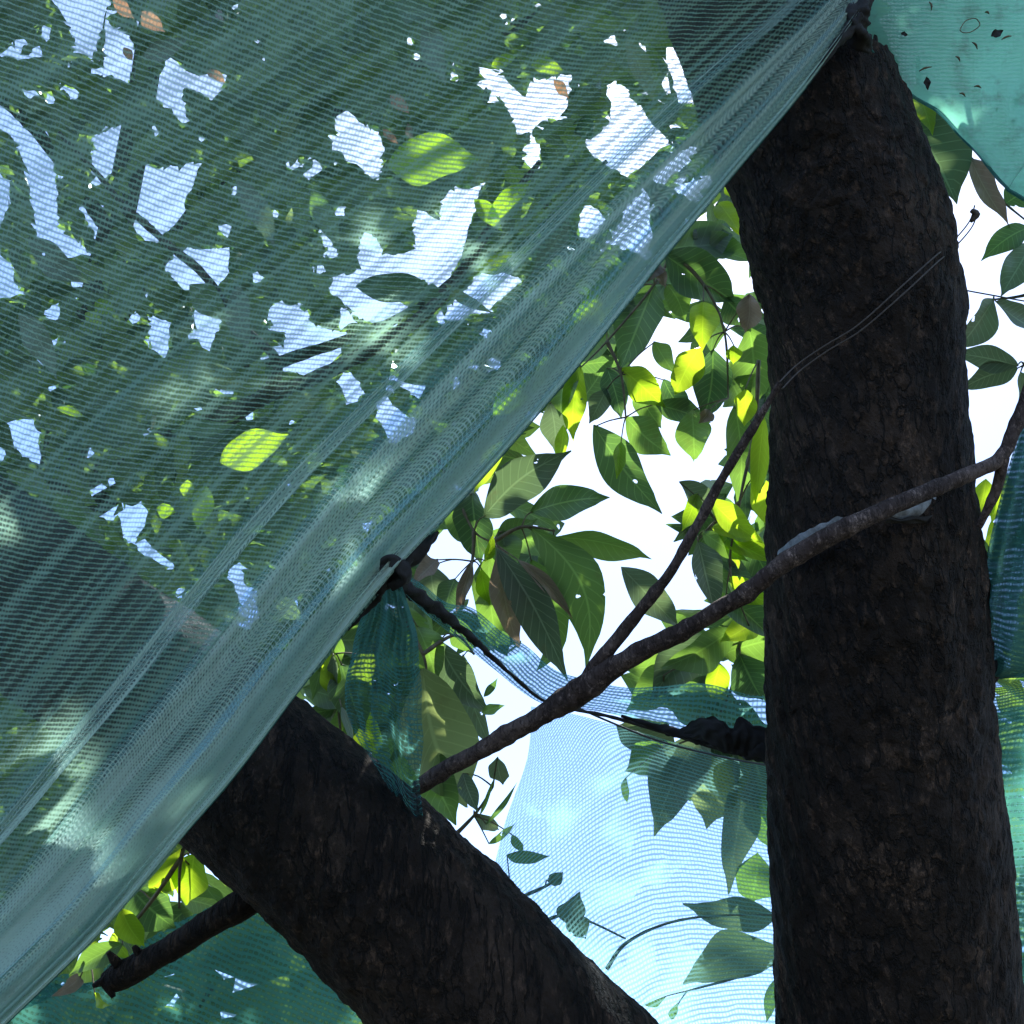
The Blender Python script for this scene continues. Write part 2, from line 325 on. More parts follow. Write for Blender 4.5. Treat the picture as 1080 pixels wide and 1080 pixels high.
# cord pair over the trunk
t = MB()
for off in (0, 6):
    t.tube([(P(x + off * .5, y + off + 3 * math.sin(x * .05 + off), d - .012 * (850 < x < 1000)), .0010) for x, y, d in [(822, 404, 1.335), (840, 388, 1.36), (870, 366, 1.37), (905, 340, 1.365), (950, 304, 1.37), (985, 274, 1.40), (1003, 257, 1.46), (1022, 232, 1.49), (1028, 214, 1.5)]], n=60, seg=6)
t.tube([(P(1024, 222, 1.49), .003), (P(1030, 226, 1.49), .005), (P(1024, 234, 1.49), .002)], n=8, seg=8)
tag(t.build('cord', M['cord']), 'pair of thin grey cords stretched diagonally over the upright trunk', 'cord')

# ------------------------------------------------------------------ big net, upper left
EDGE = [(914, 2, 1.43), (850, 92, 1.39), (772, 186, 1.365), (690, 285, 1.345), (600, 398, 1.32), (505, 508, 1.30), (408, 612, 1.265), (320, 722, 1.235), (250, 815, 1.21), (190, 885, 1.19), (110, 978, 1.165), (25, 1062, 1.14), (-80, 1160, 1.11)]
far = [(985, -430), (760, -420), (560, -380), (360, -310), (150, -220), (-60, -90), (-170, -10), (-280, 80), (-380, 180), (-460, 280), (-540, 390), (-620, 500), (-720, 620)]
rows = []
for kk, tt in enumerate((0, .07, .15, .25, .38, .55, .75, 1.0)):
    row = []
    for i, e in enumerate(EDGE):
        fan = tt
        x = e[0] + (far[i][0] - e[0]) * fan; y = e[1] + (far[i][1] - e[1]) * fan
        row.append((x, y, e[2] + .02 * tt + .05 * math.sin(3.0 * tt) * (.3 + i / 20)))
    rows.append(row)
def net_disp(u, v):
    fold = math.sin(46 * v + 3 * noise.noise(Vector((u * 2.2, v * 9, 1)))) * .5 + noise.noise(Vector((u * 3.0, v * 34, 4))) * .9 + .6 * noise.noise(Vector((u * 9, v * 50, 9)))
    g = min(1, .15 + u * 2.0) * (1.0 if v > .02 else v / .02)
    ripple = (6 * noise.noise(Vector((u * 7, v * 3, 2))) + 3 * noise.noise(Vector((u * 24, v * 3, 5)))) if v < .05 else 0
    return (ripple * (1 - v / .05), ripple * (1 - v / .05), .018 * fold * g * math.exp(-v * .7) + .004 * noise.noise(Vector((u * 1.6, v * 150, 9))))
def net_gather(u, v):
    'the cloth is drawn together in creases that fan out from the tie'
    w_ = v * (1 + .05 * math.sin(6 * u)) + .006 * noise.noise(Vector((u * 5, v * 8, 2)))
    c = noise.noise(Vector((u * 1.3, w_ * 55, 4))) * .6 + noise.noise(Vector((u * 1.6, w_ * 150, 9))) * .75 + .5 * noise.noise(Vector((u * 1.2, w_ * 18, 14)))
    sharp = max(0, noise.noise(Vector((u * 1.1, w_ * 95, 31))) - .25) * 2.2
    edge = max(0, 1 - v / .24) * .6 + (.55 * max(0, u - .5) / .5 * max(0, 1 - v / .5))
    return max(-.6, min(1, (c + sharp) * (1.0 - .35 * min(1, v)) + edge - .12 - .22 * min(1, max(0, v - .2) / .25)))
t = empty('shade_net', P(*EDGE[0]))
tag(t, 'large green shade net stretched overhead across the upper left with its folded edge running diagonally', 'shade net')
def warp_uv(u, v, q):
    return (q[0] + 18 * math.sin(5 * v + 2 * u), q[1] + 26 * math.sin(7 * v * (1 + .2 * u)))
mb = MB(); mb.sheet(rows, 240, 420, net_disp, warp_uv, net_gather)
mb.build('net_sheet', M['net_big'], t)
def band(v0, v1, back, u0=0.0, nu=200, nv=30, seed=0.0):
    arr = np.array(rows, dtype=float); sub = []
    vs = np.linspace(0, 1, 7)
    for vv in vs:
        r_ = []
        for i in range(len(EDGE)):
            uu = i / (len(EDGE) - 1)
            wob = 1 + .22 * noise.noise(Vector((uu * 4, seed, 3)))
            v = v0 + (v1 - v0) * vv * wob
            q = cr(np.array([arr[kk, i] for kk in range(len(rows))]), v / 1.0 * 1.0)
            d = net_disp(uu, v)
            r_.append((q[0], q[1], q[2] + d[2] + back * (1 + .3 * math.sin(9 * vv + seed))))
        sub.append(r_)
    m_ = MB(); m_.sheet(sub, nu, nv, lambda u, v: (0, 0, .003 * noise.noise(Vector((u * 6, v * 12, seed)))), lambda u, v, q: (u * 1400 + 10 * math.sin(9 * v), v * (v1 - v0) * 900 + 30 * u),
             lambda u, v: max(-.9, min(1, net_gather(u, v0 + (v1 - v0) * v) * .8 - .25 + .6 * (u - .45) - (1.2 * max(0, v - .8) / .2 if v1 > .05 else 0) + .5 * noise.noise(Vector((u * 5, v * 3, seed))))))
    return m_
# folded-back hem lies behind the sheet along the edge; two gathered pleats behind it
band(-.001, .115, -.012, seed=1).build('folded_hem', M['net_hem'], t)
band(-.001, .040, -.020, seed=5).build('folded_hem', M['net_hem'], t)
band(.10, .25, -.009, seed=3).build('pleat', M['net_hem'], t)
band(.30, .335, -.010, seed=2).build('pleat', M['net_hem'], t)
mb = MB(); mb.tube([(P(x, y, d + .006), .0012) for x, y, d in EDGE], n=160, seg=8, bump=knobby)
mb.build('edge_cord', M['net_scrap'], t)

# ------------------------------------------------------------------ teal net, upper right corner
low = [(900, 26, 1.43), (922, 58, 1.46), (955, 96, 1.51), (990, 118, 1.53), (1012, 142, 1.53), (1030, 160, 1.53), (1060, 196, 1.53), (1100, 222, 1.52), (1400, 400, 1.50)]
hi = [(930, -330, 1.62), (1000, -330, 1.62), (1070, -320, 1.62), (1140, -300, 1.6), (1200, -280, 1.6), (1260, -260, 1.58), (1330, -230, 1.56), (1420, -200, 1.54), (1900, -20, 1.5)]
rows_t = [[tuple(np.array(a) * (1 - q) + np.array(b) * q) for a, b in zip(low, hi)] for q in (0, .12, .3, .6, 1)]
def teal_d(u, v):
    return (0, 0, .02 * noise.noise(Vector((u * 3, v * 4, 7))) + .012 * math.sin(9 * (u - v * .3)) + .005 * noise.noise(Vector((u * 12, v * 10, 3))))
t = empty('shade_net', P(*low[0])); tag(t, 'bright teal shade net with dark specks of litter in the top right corner', 'shade net')
mb = MB(); mb.sheet(rows_t, 120, 90, teal_d); mb.build('net_sheet', M['net_teal'], t)
mb = MB(); mb.tube([(P(x, y, d), .0025) for x, y, d in low], n=80, seg=8, bump=knobby); mb.build('edge_cord', M['net_scrap'], t)
# bits of litter lying on the teal net
def teal_depth(x, y):
    best = None
    for v in np.linspace(0, .6, 25):
        row = [np.array(a) * (1 - v) + np.array(b) * v for a, b in zip(low, hi)]
        for u in np.linspace(0, 1, 60):
            q = cr(np.array(row), u); e = (q[0] - x) ** 2 + (q[1] - y) ** 2
            if best is None or e < best[0]: best = (e, q[2])
    return best[1] - .002
for i, (x, y, L, a, kind_) in enumerate([(954, 36, 7, .3, 0), (1052, 35, 13, -.45, 0), (978, 88, 11, 1.4, 0), (1069, 128, 5, 0, 0), (976, 73, 14, -.3, 1), (1031, 92, 8, .2, 1), (981, 6, 9, 1.3, 1), (1041, 14, 5, .4, 1), (1010, 62, 7, .8, 1), (1062, 40, 12, -.3, 1), (1028, 48, 9, .9, 1), (1072, 108, 9, 1.3, 0), (1015, 100, 7, .5, 1), (1050, 116, 6, 2, 1)]):
    d = teal_depth(x, y); m_ = MB()
    c, s_ = math.cos(a), math.sin(a)
    if kind_ == 0: m_.leaf(P(x - c * L * .6, y - s_ * L * .6, d - .002), P(x + c * L, y + s_ * L, d) - P(x, y, d), -AX_F, px_m(L * 1.2, d), px_m(L * .65, d), droop=.1, wav=.15, seed=i)
    else: m_.tube([(P(x - c * L * .5, y - s_ * L * .5, d), .0005), (P(x + s_ * 1.5, y - c * 1.5, d - .001), .0016), (P(x + c * L * .5, y + s_ * L * .6, d), .0004)], n=10, seg=5)
    o = m_.build('litter_bit', M['black_tie'] if kind_ == 0 else M['twig'])
    tag(o, ['small dark scrap of dead leaf lying on the bright teal net', 'thin curled bit of twig caught on the bright teal net'][kind_], 'litter', ['dead leaf scraps on the teal net', 'twig bits on the teal net'][kind_])
m_ = MB(); d = teal_depth(1023, 26)
m_.tube([(P(1023 + 10 * math.cos(q) * (1 + .1 * math.sin(3 * q)), 27 + 7 * math.sin(q) - 3 * math.cos(q), d - .001), .0007) for q in np.linspace(.3, 7.4, 26)], n=80, seg=5)
tag(m_.build('litter_curl', M['twig']), 'looped dry tendril lying on the bright teal net near the corner', 'litter')

# black tie at the top of the trunk
t = MB()
def rib(a, L, r, p): return r * (1 + .35 * noise.noise(p * 40) + .3 * math.sin(3 * a + L * 160) * (r > .003) + .25 * noise.noise(p * 160))
t.tube([(P(x, y, d), px_m(wd / 2, d)) for x, y, wd, d in [(925, -25, 10, 1.42), (915, -4, 13, 1.415), (906, 14, 22, 1.41), (904, 28, 26, 1.41), (908, 40, 20, 1.415), (917, 54, 8, 1.425)]], n=50, seg=16, bump=rib)
t.tube([(P(x, y, d), px_m(wd / 2, d)) for x, y, wd, d in [(906, 20, 18, 1.405), (893, 34, 12, 1.40), (878, 52, 7, 1.39), (850, 90, 4, 1.38)]], n=40, seg=12, bump=rib)
tag(t.build('black_tie', M['black_tie']), 'black twisted tie gathering the two nets at the top of the trunk', 'tie')

# ------------------------------------------------------------------ pale net behind the fork
def gather(a, n): return [a] * n
top = [(418, 606, 1.29), (455, 622, 1.34), (500, 644, 1.42), (548, 680, 1.50), (598, 712, 1.57), (660, 722, 1.66), (740, 725, 1.74), (812, 728, 1.80), (920, 740, 1.86), (1040, 748, 1.84), (1180, 740, 1.78)]
mid = [(414, 612, 1.29), (446, 645, 1.34), (480, 672, 1.42), (520, 705, 1.50), (572, 742, 1.57), (640, 752, 1.66), (735, 776, 1.74), (810, 800, 1.79), (920, 820, 1.84), (1040, 830, 1.82), (1180, 830, 1.76)]
t = empty('shade_net', P(*top[0])); tag(t, 'pale see-through net hanging between limb and trunk with white sky behind it', 'shade net')
rows_p = [top, [tuple((np.array(a) + np.array(b)) / 2 + np.array((0, 0, .02))) for a, b in zip(top, mid)], mid]
def sc_d(u, v): return (0, (1 - v) * 9 * noise.noise(Vector((u * 11, 3, 3))), .010 * math.sin(11 * v + 4 * u) + .006 * noise.noise(Vector((u * 16, v * 5, 3))))
mb = MB(); mb.sheet(rows_p, 160, 24, sc_d, lambda u, v, q: (u * 800, v * 70 + 8 * math.sin(u * 9)))
mb.build('gathered_band', M['net_rim'], t)
d1 = [(560, 745), (600, 752), (650, 765), (720, 785), (810, 808), (920, 826), (1040, 836), (1180, 830)]
d2 = [(556, 800), (610, 812), (668, 835), (730, 850), (810, 858), (920, 866), (1040, 870), (1180, 866)]
d3 = [(530, 878), (600, 895), (665, 925), (735, 925), (810, 925), (920, 930), (1040, 935), (1180, 930)]
d4 = [(520, 960), (600, 990), (670, 1020), (740, 1010), (810, 1000), (920, 1000), (1040, 1005), (1180, 1000)]
d5 = [(560, 1080), (630, 1100), (690, 1120), (750, 1100), (820, 1080), (920, 1080), (1040, 1080), (1180, 1080)]
d6 = [(600, 1260), (660, 1270), (720, 1280), (780, 1260), (840, 1240), (940, 1240), (1060, 1240), (1200, 1240)]
dep = [1.63, 1.66, 1.70, 1.75, 1.80, 1.85, 1.83, 1.78]
rows_d = [[(x, y, dep[i] + .02 * j) for i, (x, y) in enumerate(r_)] for j, r_ in enumerate((d1, d2, d3, d4, d5, d6))]
mb = MB(); mb.sheet(rows_d, 120, 120, lambda u, v: (0, 0, .012 * math.sin(14 * u + 5 * v) + .01 * noise.noise(Vector((u * 5, v * 6, 1)))), lambda u, v, q: (u * 620, v * 520 + 40 * math.sin(5.5 * u) - 900 * max(0, .34 - u) ** 1.6))
mb.build('net_sheet', M['net_pale'], t)
mb = MB(); mb.tube([(P(x, y, d - .004), px_m(wd / 2, d)) for x, y, wd, d in [(414, 610, 12, 1.285), (440, 628, 14, 1.33), (468, 648, 12, 1.38), (500, 675, 7, 1.44), (540, 712, 4, 1.50), (580, 742, 3, 1.55), (640, 755, 4, 1.64), (700, 772, 4, 1.70), (760, 790, 4, 1.74), (812, 802, 4, 1.77)]], n=140, seg=12, bump=rib)
mb.build('twisted_edge', M['black_tie'], t)
# cut in the upper rim: a thin wire runs through it
mb = MB(); mb.tube([(P(x, y, d), .0016) for x, y, d in [(585, 735, 1.60), (640, 760, 1.65), (700, 783, 1.69), (770, 800, 1.73), (815, 808, 1.76)]], n=40, seg=6); mb.build('rim_wire', M['wire'], t)

# scrap hanging from the knot
up = [(392, 622, 1.285), (400, 616, 1.28), (408, 613, 1.275), (416, 613, 1.28), (424, 618, 1.285)]
m1 = [(378, 660, 1.30), (392, 654, 1.285), (408, 652, 1.30), (424, 655, 1.285), (438, 664, 1.30)]
m2 = [(368, 700, 1.31), (388, 706, 1.29), (408, 700, 1.315), (426, 706, 1.29), (444, 712, 1.31)]
m3 = [(364, 742, 1.33), (388, 752, 1.30), (408, 746, 1.33), (426, 752, 1.30), (445, 770, 1.33)]
m4 = [(376, 776, 1.36), (394, 790, 1.33), (412, 786, 1.36), (428, 806, 1.33), (444, 826, 1.36)]
m5 = [(404, 822, 1.44), (412, 836, 1.42), (424, 846, 1.44), (434, 862, 1.42), (446, 880, 1.45)]
mb = MB(); mb.sheet([up, m1, m2, m3, m4, m5], 70, 90, lambda u, v: (2.5 * noise.noise(Vector((u * 3, v * 7, 1))), 0, .008 * math.sin(30 * u + 5 * v + 3 * noise.noise(Vector((u * 3, v * 4, 6)))) * min(1, v * 4) + .007 * noise.noise(Vector((u * 9, v * 12, 8)))), lambda u, v, q: (u * 85 + 12 * math.sin(4 * v), v * 260 + 10 * math.sin(7 * u)), lambda u, v: max(-.5, min(1, .7 - 2.2 * v)) + .7 * noise.noise(Vector((u * 14, v * 3, 5))))
tag(mb.build('net_scrap', M['net_scrap']), 'short teal scrap of net hanging down from the black knot over the limb', 'net scrap')
# black knot
t = MB()
t.tube([(P(x, y, d), px_m(wd / 2, d)) for x, y, wd, d in [(366, 664, 4, 1.275), (388, 636, 14, 1.275), (402, 616, 22, 1.27), (412, 604, 27, 1.268), (424, 594, 20, 1.27), (440, 581, 15, 1.275), (453, 570, 11, 1.28), (462, 561, 4, 1.285)]], n=70, seg=18, bump=rib)
t.tube([(P(x, y, d), px_m(wd / 2, d)) for x, y, wd, d in [(404, 596, 10, 1.26), (412, 590, 14, 1.255), (424, 600, 14, 1.253), (426, 612, 13, 1.256), (412, 618, 10, 1.262)]], n=40, seg=12, bump=rib)
tag(t.build('knot', M['black_tie']), 'black knotted tie on the big net edge above the leaning limb', 'knot')

# black rag on the broken stub by the trunk
t = empty('torn_rag', P(800, 790, 1.55)); tag(t, 'ragged black cloth hooked on the left side of the trunk', 'rag')
mb = MB(); mb.sheet([[(715, 772, 1.64), (728, 762, 1.60), (745, 756, 1.57), (762, 760, 1.55), (772, 768, 1.545), (780, 756, 1.54), (796, 764, 1.53), (826, 772, 1.50)],
                     [(706, 774, 1.645), (728, 772, 1.60), (745, 768, 1.56), (762, 772, 1.54), (774, 778, 1.535), (786, 774, 1.53), (800, 780, 1.52), (826, 788, 1.49)],
                     [(700, 774, 1.65), (728, 779, 1.60), (745, 783, 1.57), (762, 790, 1.55), (774, 795, 1.545), (786, 798, 1.54), (800, 803, 1.53), (826, 808, 1.50)]], 60, 14,
                    lambda u, v: (1.5 * noise.noise(Vector((u * 20, v * 4, 0))), 3 * noise.noise(Vector((u * 16, v * 3, 5))), .006 * noise.noise(Vector((u * 14, v * 6, 2)))))
mb.build('cloth', M['rag'], t)
mb = MB(); mb.tube([(P(x, y, d), px_m(wd / 2, d)) for x, y, wd, d in [(655, 755, 3, 1.66), (690, 766, 6, 1.65), (720, 774, 10, 1.62), (760, 782, 17, 1.58), (800, 790, 24, 1.54), (830, 795, 26, 1.50)]], n=50, seg=12, bump=rib)
mb.build('twisted_tail', M['rag'], t)

# tape round the trunk under the crossing branch
t = empty('torn_tape', P(940, 540, 1.33)); tag(t, 'torn pale plastic tape and black band round the trunk under the crossing branch', 'tape')
def on_trunk(x, y, lift=.004):
    ys = [r_[0] for r_ in trunk_rows][::-1]
    cx = np.interp(y, ys, [r_[1] for r_ in trunk_rows][::-1]); wd = np.interp(y, ys, [r_[2] for r_ in trunk_rows][::-1]); dd = np.interp(y, ys, [r_[3] for r_ in trunk_rows][::-1])
    s_ = max(-1, min(1, (x - cx) / (wd / 2))); return dd - px_m(wd / 2, dd) * math.sqrt(1 - s_ * s_) * 1.03 - lift
def strip(pts_top, pts_bot, n, seed):
    r0 = [(x, y, on_trunk(x, y, .024)) for x, y in pts_top]; r1 = [(x, y, on_trunk(x, y, .018)) for x, y in pts_bot]
    rm = [tuple((np.array(a) + np.array(b)) / 2 - np.array((0, 0, .002))) for a, b in zip(r0, r1)]
    m_ = MB(); m_.sheet([r0, rm, r1], n, 6, lambda u, v: (0, 3 * noise.noise(Vector((u * 8, v * 2, seed))), .002 * noise.noise(Vector((u * 9, v * 3, seed + 2))))); return m_
strip([(820, 582), (838, 567), (856, 557), (878, 547), (894, 545)], [(820, 600), (840, 586), (858, 573), (880, 562), (898, 550)], 40, 1).build('tape_strip', M['tape'], t)
strip([(940, 541), (960, 530), (980, 522), (996, 515), (1006, 514)], [(938, 549), (960, 548), (980, 541), (996, 533), (1008, 530)], 40, 4).build('tape_strip', M['tape'], t)
strip([(934, 546), (965, 545), (995, 543), (1018, 543)], [(934, 552), (965, 552), (995, 552), (1020, 552)], 30, 9).build('band', M['black_tie'], t)

# dark green net lower left, below the side branch
g1 = [(-60, 1080), (20, 1060), (70, 1040), (120, 1030), (170, 1003), (215, 975), (262, 948), (320, 925), (420, 900)]
g2 = [(x + 18, y + 90) for x, y in g1]; g3 = [(x + 60, y + 260) for x, y in g1]
gd = [1.72, 1.72, 1.72, 1.72, 1.73, 1.74, 1.75, 1.76, 1.78]
t = empty('shade_net', P(170, 1003, 1.72)); tag(t, 'dark green shade net below the short dark side branch at bottom left', 'shade net')
mb = MB(); mb.sheet([[(x, y - 6, d + .01) for (x, y), d in zip(g1, gd)], [(x, y, d - .01) for (x, y), d in zip(g2, gd)], [(x, y, d - .05) for (x, y), d in zip(g3, gd)]], 110, 70, lambda u, v: (0, 5 * noise.noise(Vector((u * 18, 1, 2))) * (1 - v), .010 * math.sin(16 * u + 4 * v)))
mb.build('net_sheet', M['net_green'], t)
mb = MB(); mb.sheet([[(x, y - 16 - 5 * math.sin(i * 1.9), d) for i, ((x, y), d) in enumerate(zip(g1, gd))], [(x, y - 5, d + .006) for (x, y), d in zip(g1, gd)], [(x, y + 6, d + .004) for (x, y), d in zip(g1, gd)]], 110, 10, lambda u, v: (0, 4 * noise.noise(Vector((u * 40, 1, 2))) * (1 - v), 0))
mb.build('frayed_edge', M['net_green'], t)

# tied net hanging at the right edge
rz = [(1150, 180, 1.48), (1190, 190, 1.48), (1240, 200, 1.48), (1300, 210, 1.50)]
ry = [(1100, 330, 1.43), (1125, 326, 1.43), (1170, 322, 1.43), (1240, 320, 1.45)]
ra = [(1078, 440, 1.40), (1100, 436, 1.40), (1140, 432, 1.40), (1210, 430, 1.42)]
rb = [(1056, 520, 1.41), (1076, 520, 1.39), (1106, 520, 1.39), (1160, 520, 1.42)]
rc = [(1036, 610, 1.43), (1060, 610, 1.40), (1095, 610, 1.40), (1160, 610, 1.43)]
rd = [(1030, 680, 1.45), (1048, 690, 1.42), (1075, 700, 1.41), (1140, 700, 1.44)]
re_ = [(1036, 706, 1.46), (1040, 712, 1.44), (1046, 716, 1.43), (1056, 716, 1.44)]
t = empty('shade_net', P(1042, 712, 1.43)); tag(t, 'teal net bunched and tied off against the right side of the trunk', 'shade net')
mb = MB(); mb.sheet([rz, ry, ra, rb, rc, rd, re_], 50, 120, lambda u, v: (0, 0, .010 * math.sin(20 * u) + .006 * noise.noise(Vector((u * 6, v * 9, 8)))), lambda u, v, q: (u * 110, v * 460))
mb.build('net_sheet', M['net_right'], t)
mb = MB(); mb.sheet([[(x + 3, y, d + .02) for x, y, d in q] for q in (ra, rb, rc, rd, re_)], 50, 80, lambda u, v: (0, 0, .010 * math.cos(17 * u) + .006 * noise.noise(Vector((u * 5, v * 7, 3)))), lambda u, v, q: (u * 140, v * 250))
mb.build('net_fold', M['net_right'], t)
mb = MB(); mb.sheet([[(1040, 716, 1.45), (1048, 716, 1.44), (1056, 716, 1.45)], [(1046, 770, 1.48), (1080, 750, 1.46), (1130, 730, 1.46)], [(1046, 870, 1.52), (1090, 850, 1.50), (1150, 830, 1.5)], [(1050, 1010, 1.56), (1100, 1000, 1.55), (1160, 990, 1.55)], [(1060, 1180, 1.6), (1110, 1180, 1.6), (1170, 1180, 1.6)]], 50, 80, lambda u, v: (0, 0, .012 * math.sin(15 * u + 3 * v)), lambda u, v, q: (u * 110, v * 460))
mb.build('loose_tail', M['net_green'], t)
mb = MB(); mb.tube([(P(x, y, d), px_m(wd / 2, d)) for x, y, wd, d in [(1034, 690, 8, 1.44), (1040, 705, 18, 1.435), (1046, 714, 17, 1.43), (1052, 702, 12, 1.43), (1056, 694, 5, 1.43)]], n=36, seg=12, bump=rib)
mb.tube([(P(x, y, d), px_m(wd / 2, d)) for x, y, wd, d in [(1040, 712, 16, 1.44), (1040, 730, 13, 1.45), (1036, 748, 9, 1.46), (1034, 764, 3, 1.47)]], n=26, seg=10, bump=rib)
mb.build('tie', M['black_tie'], t)

# wire at the right
t = MB(); t.tube([(P(x, y, d), .0012) for x, y, d in [(960, 292, 1.62), (1008, 304, 1.63), (1050, 312, 1.63), (1090, 319, 1.64), (1180, 332, 1.66)]], n=40, seg=6)
tag(t.build('wire', M['wire']), 'single thin dark wire crossing the white sky right of the trunk', 'wire')

# ------------------------------------------------------------------ leafy branches traced by eye: base, tip, width, depth
def leafy(label, twigs, leaves, seed, group='leafy branches hanging around the forked tree'):
    rs = random.Random(seed)
    x0, y0, d0 = twigs[0][0]
    root = empty('leafy_branch', P(x0, y0, d0)); tag(root, label, 'leafy branch', group)
    tw = MB()
    for tr in twigs:
        n = len(tr); tw.tube([(P(x, y, d), .0040 - .0034 * i / n) for i, (x, y, d) in enumerate(tr)], n=n * 8, seg=8, bump=knobby)
    nodes = [q for tr in twigs for q in tr]
    for i, lf in enumerate(leaves):
        bx, by, tx, ty, wd, d, kind_ = lf[:7]; bend = lf[7] if len(lf) > 7 else rs.uniform(-.06, .06)
        nx, ny, nd = min(nodes, key=lambda q: (q[0] - bx) ** 2 + (q[1] - by) ** 2)
        base = P(bx, by, d); tip = P(tx, ty, d + rs.uniform(-.05, .05))
        if (nx - bx) ** 2 + (ny - by) ** 2 < 60 ** 2:
            m_ = (P(nx, ny, nd) + base) / 2 + AX_U * rs.uniform(0, .008)
            tw.tube([(P(nx, ny, nd), .0017), (m_, .0013), (base + (tip - base) * .02, .0011)], n=8, seg=6)
        ax = tip - base
        nrm = (-AX_F * 1.0 + AX_R * rs.uniform(-.35, .35) + AX_U * rs.uniform(-.35, .35)).normalized()
        lm = MB(); crisp = kind_ == 'leaf_dry'
        lm.leaf(base, ax, nrm, ax.length, px_m(wd, d) * 1.12, bend=bend, droop=rs.uniform(-.08, .28) if not crisp else .2, fold=rs.uniform(.1, .7) if not crisp else .8, wav=rs.uniform(.03, .09) if not crisp else .16, n=16, seed=rs.random() * 9)
        lm.build('leaf', M[kind_], root)
    tw.build('twig', M['twig'], root)
G, Y, Gy, D, Pl = 'leaf', 'leaf_lime', 'leaf_grey', 'leaf_dry', 'leaf_pale'; Og = 'leaf_orange'
leafy('drooping cluster of long grey green leaves just right of the black knot',
    [[(455, 470, 2.0), (480, 520, 1.98), (500, 560, 1.96), (520, 572, 1.95)], [(500, 560, 1.96), (498, 592, 1.96), (488, 640, 1.97)], [(520, 572, 1.95), (550, 556, 1.95), (585, 560, 1.95)]],
    [(510, 545, 603, 478, 42, 1.93, Gy, -.08), (560, 540, 645, 526, 32, 1.97, G), (582, 566, 690, 596, 27, 1.96, G, -.07), (560, 556, 616, 708, 46, 1.95, G, -.18), (524, 578, 596, 722, 36, 1.90, Gy, -.04),
     (516, 585, 528, 680, 36, 1.97, G), (526, 578, 552, 682, 34, 1.93, D, .05), (546, 590, 606, 656, 13, 1.88, D, -.06), (560, 590, 590, 700, 42, 1.97, G), (498, 520, 500, 596, 38, 1.97, G), (476, 520, 492, 576, 30, 2.0, G),
     (512, 592, 522, 566, 10, 1.92, Y), (508, 600, 516, 640, 15, 1.94, Y), (498, 592, 480, 648, 12, 1.92, D), (462, 590, 436, 612, 18, 1.95, D), (455, 596, 460, 640, 34, 2.0, Gy), (480, 610, 468, 650, 26, 2.0, G),
     (520, 575, 566, 548, 24, 1.99, G), (508, 535, 474, 516, 22, 2.0, Gy), (530, 560, 540, 610, 30, 2.0, G), (515, 660, 536, 694, 20, 2.02, G)], 1)
leafy('hanging green and lime leaves between the net edge and the upper trunk',
    [[(690, 200, 2.1), (705, 262, 2.08), (690, 300, 2.06), (640, 360, 2.04), (612, 388, 2.02)], [(705, 262, 2.08), (742, 300, 2.06), (764, 350, 2.05), (768, 420, 2.05)], [(640, 360, 2.04), (655, 395, 2.03), (660, 440, 2.02)]],
    [(702, 262, 796, 240, 42, 2.08, G), (700, 268, 780, 318, 46, 2.07, G), (690, 300, 652, 392, 42, 2.10, G), (742, 318, 741, 368, 28, 2.0, Y), (738, 366, 714, 420, 32, 2.02, Y), (752, 368, 742, 446, 36, 2.06, G),
     (790, 345, 800, 432, 46, 2.09, G), (768, 400, 786, 428, 40, 2.1, G), (770, 208, 768, 190, 12, 1.98, Y), (758, 214, 782, 238, 26, 2.02, Y), (720, 225, 700, 250, 20, 2.04, D), (696, 278, 684, 296, 14, 2.0, D), (690, 284, 702, 302, 12, 2.0, D),
     (790, 310, 786, 352, 24, 2.0, D), (774, 364, 773, 384, 15, 1.98, Y), (602, 378, 588, 434, 34, 2.04, G), (612, 386, 604, 466, 24, 2.0, Y), (580, 425, 586, 478, 26, 2.03, Gy), (594, 448, 586, 492, 13, 1.99, Y),
     (655, 388, 704, 430, 30, 2.03, Y), (660, 440, 706, 480, 32, 2.05, G), (626, 448, 698, 542, 38, 2.04, G), (655, 466, 652, 504, 13, 2.0, Y), (730, 432, 732, 488, 32, 2.06, G), (690, 426, 748, 446, 24, 2.08, G),
     (748, 432, 738, 446, 14, 2.0, D), (704, 300, 724, 335, 26, 2.1, G), (764, 314, 790, 342, 30, 2.1, G), (755, 330, 752, 372, 20, 2.1, G), (660, 305, 640, 345, 30, 2.1, G), (640, 350, 610, 382, 26, 2.1, G), (760, 240, 745, 282, 34, 2.12, G), (640, 388, 656, 440, 24, 2.06, G),
     (690, 360, 712, 390, 18, 2.1, G), (700, 400, 728, 440, 24, 2.1, G), (640, 410, 622, 446, 20, 2.05, Gy), (670, 410, 700, 452, 26, 2.1, G), (730, 255, 795, 270, 30, 2.12, G)], 2)
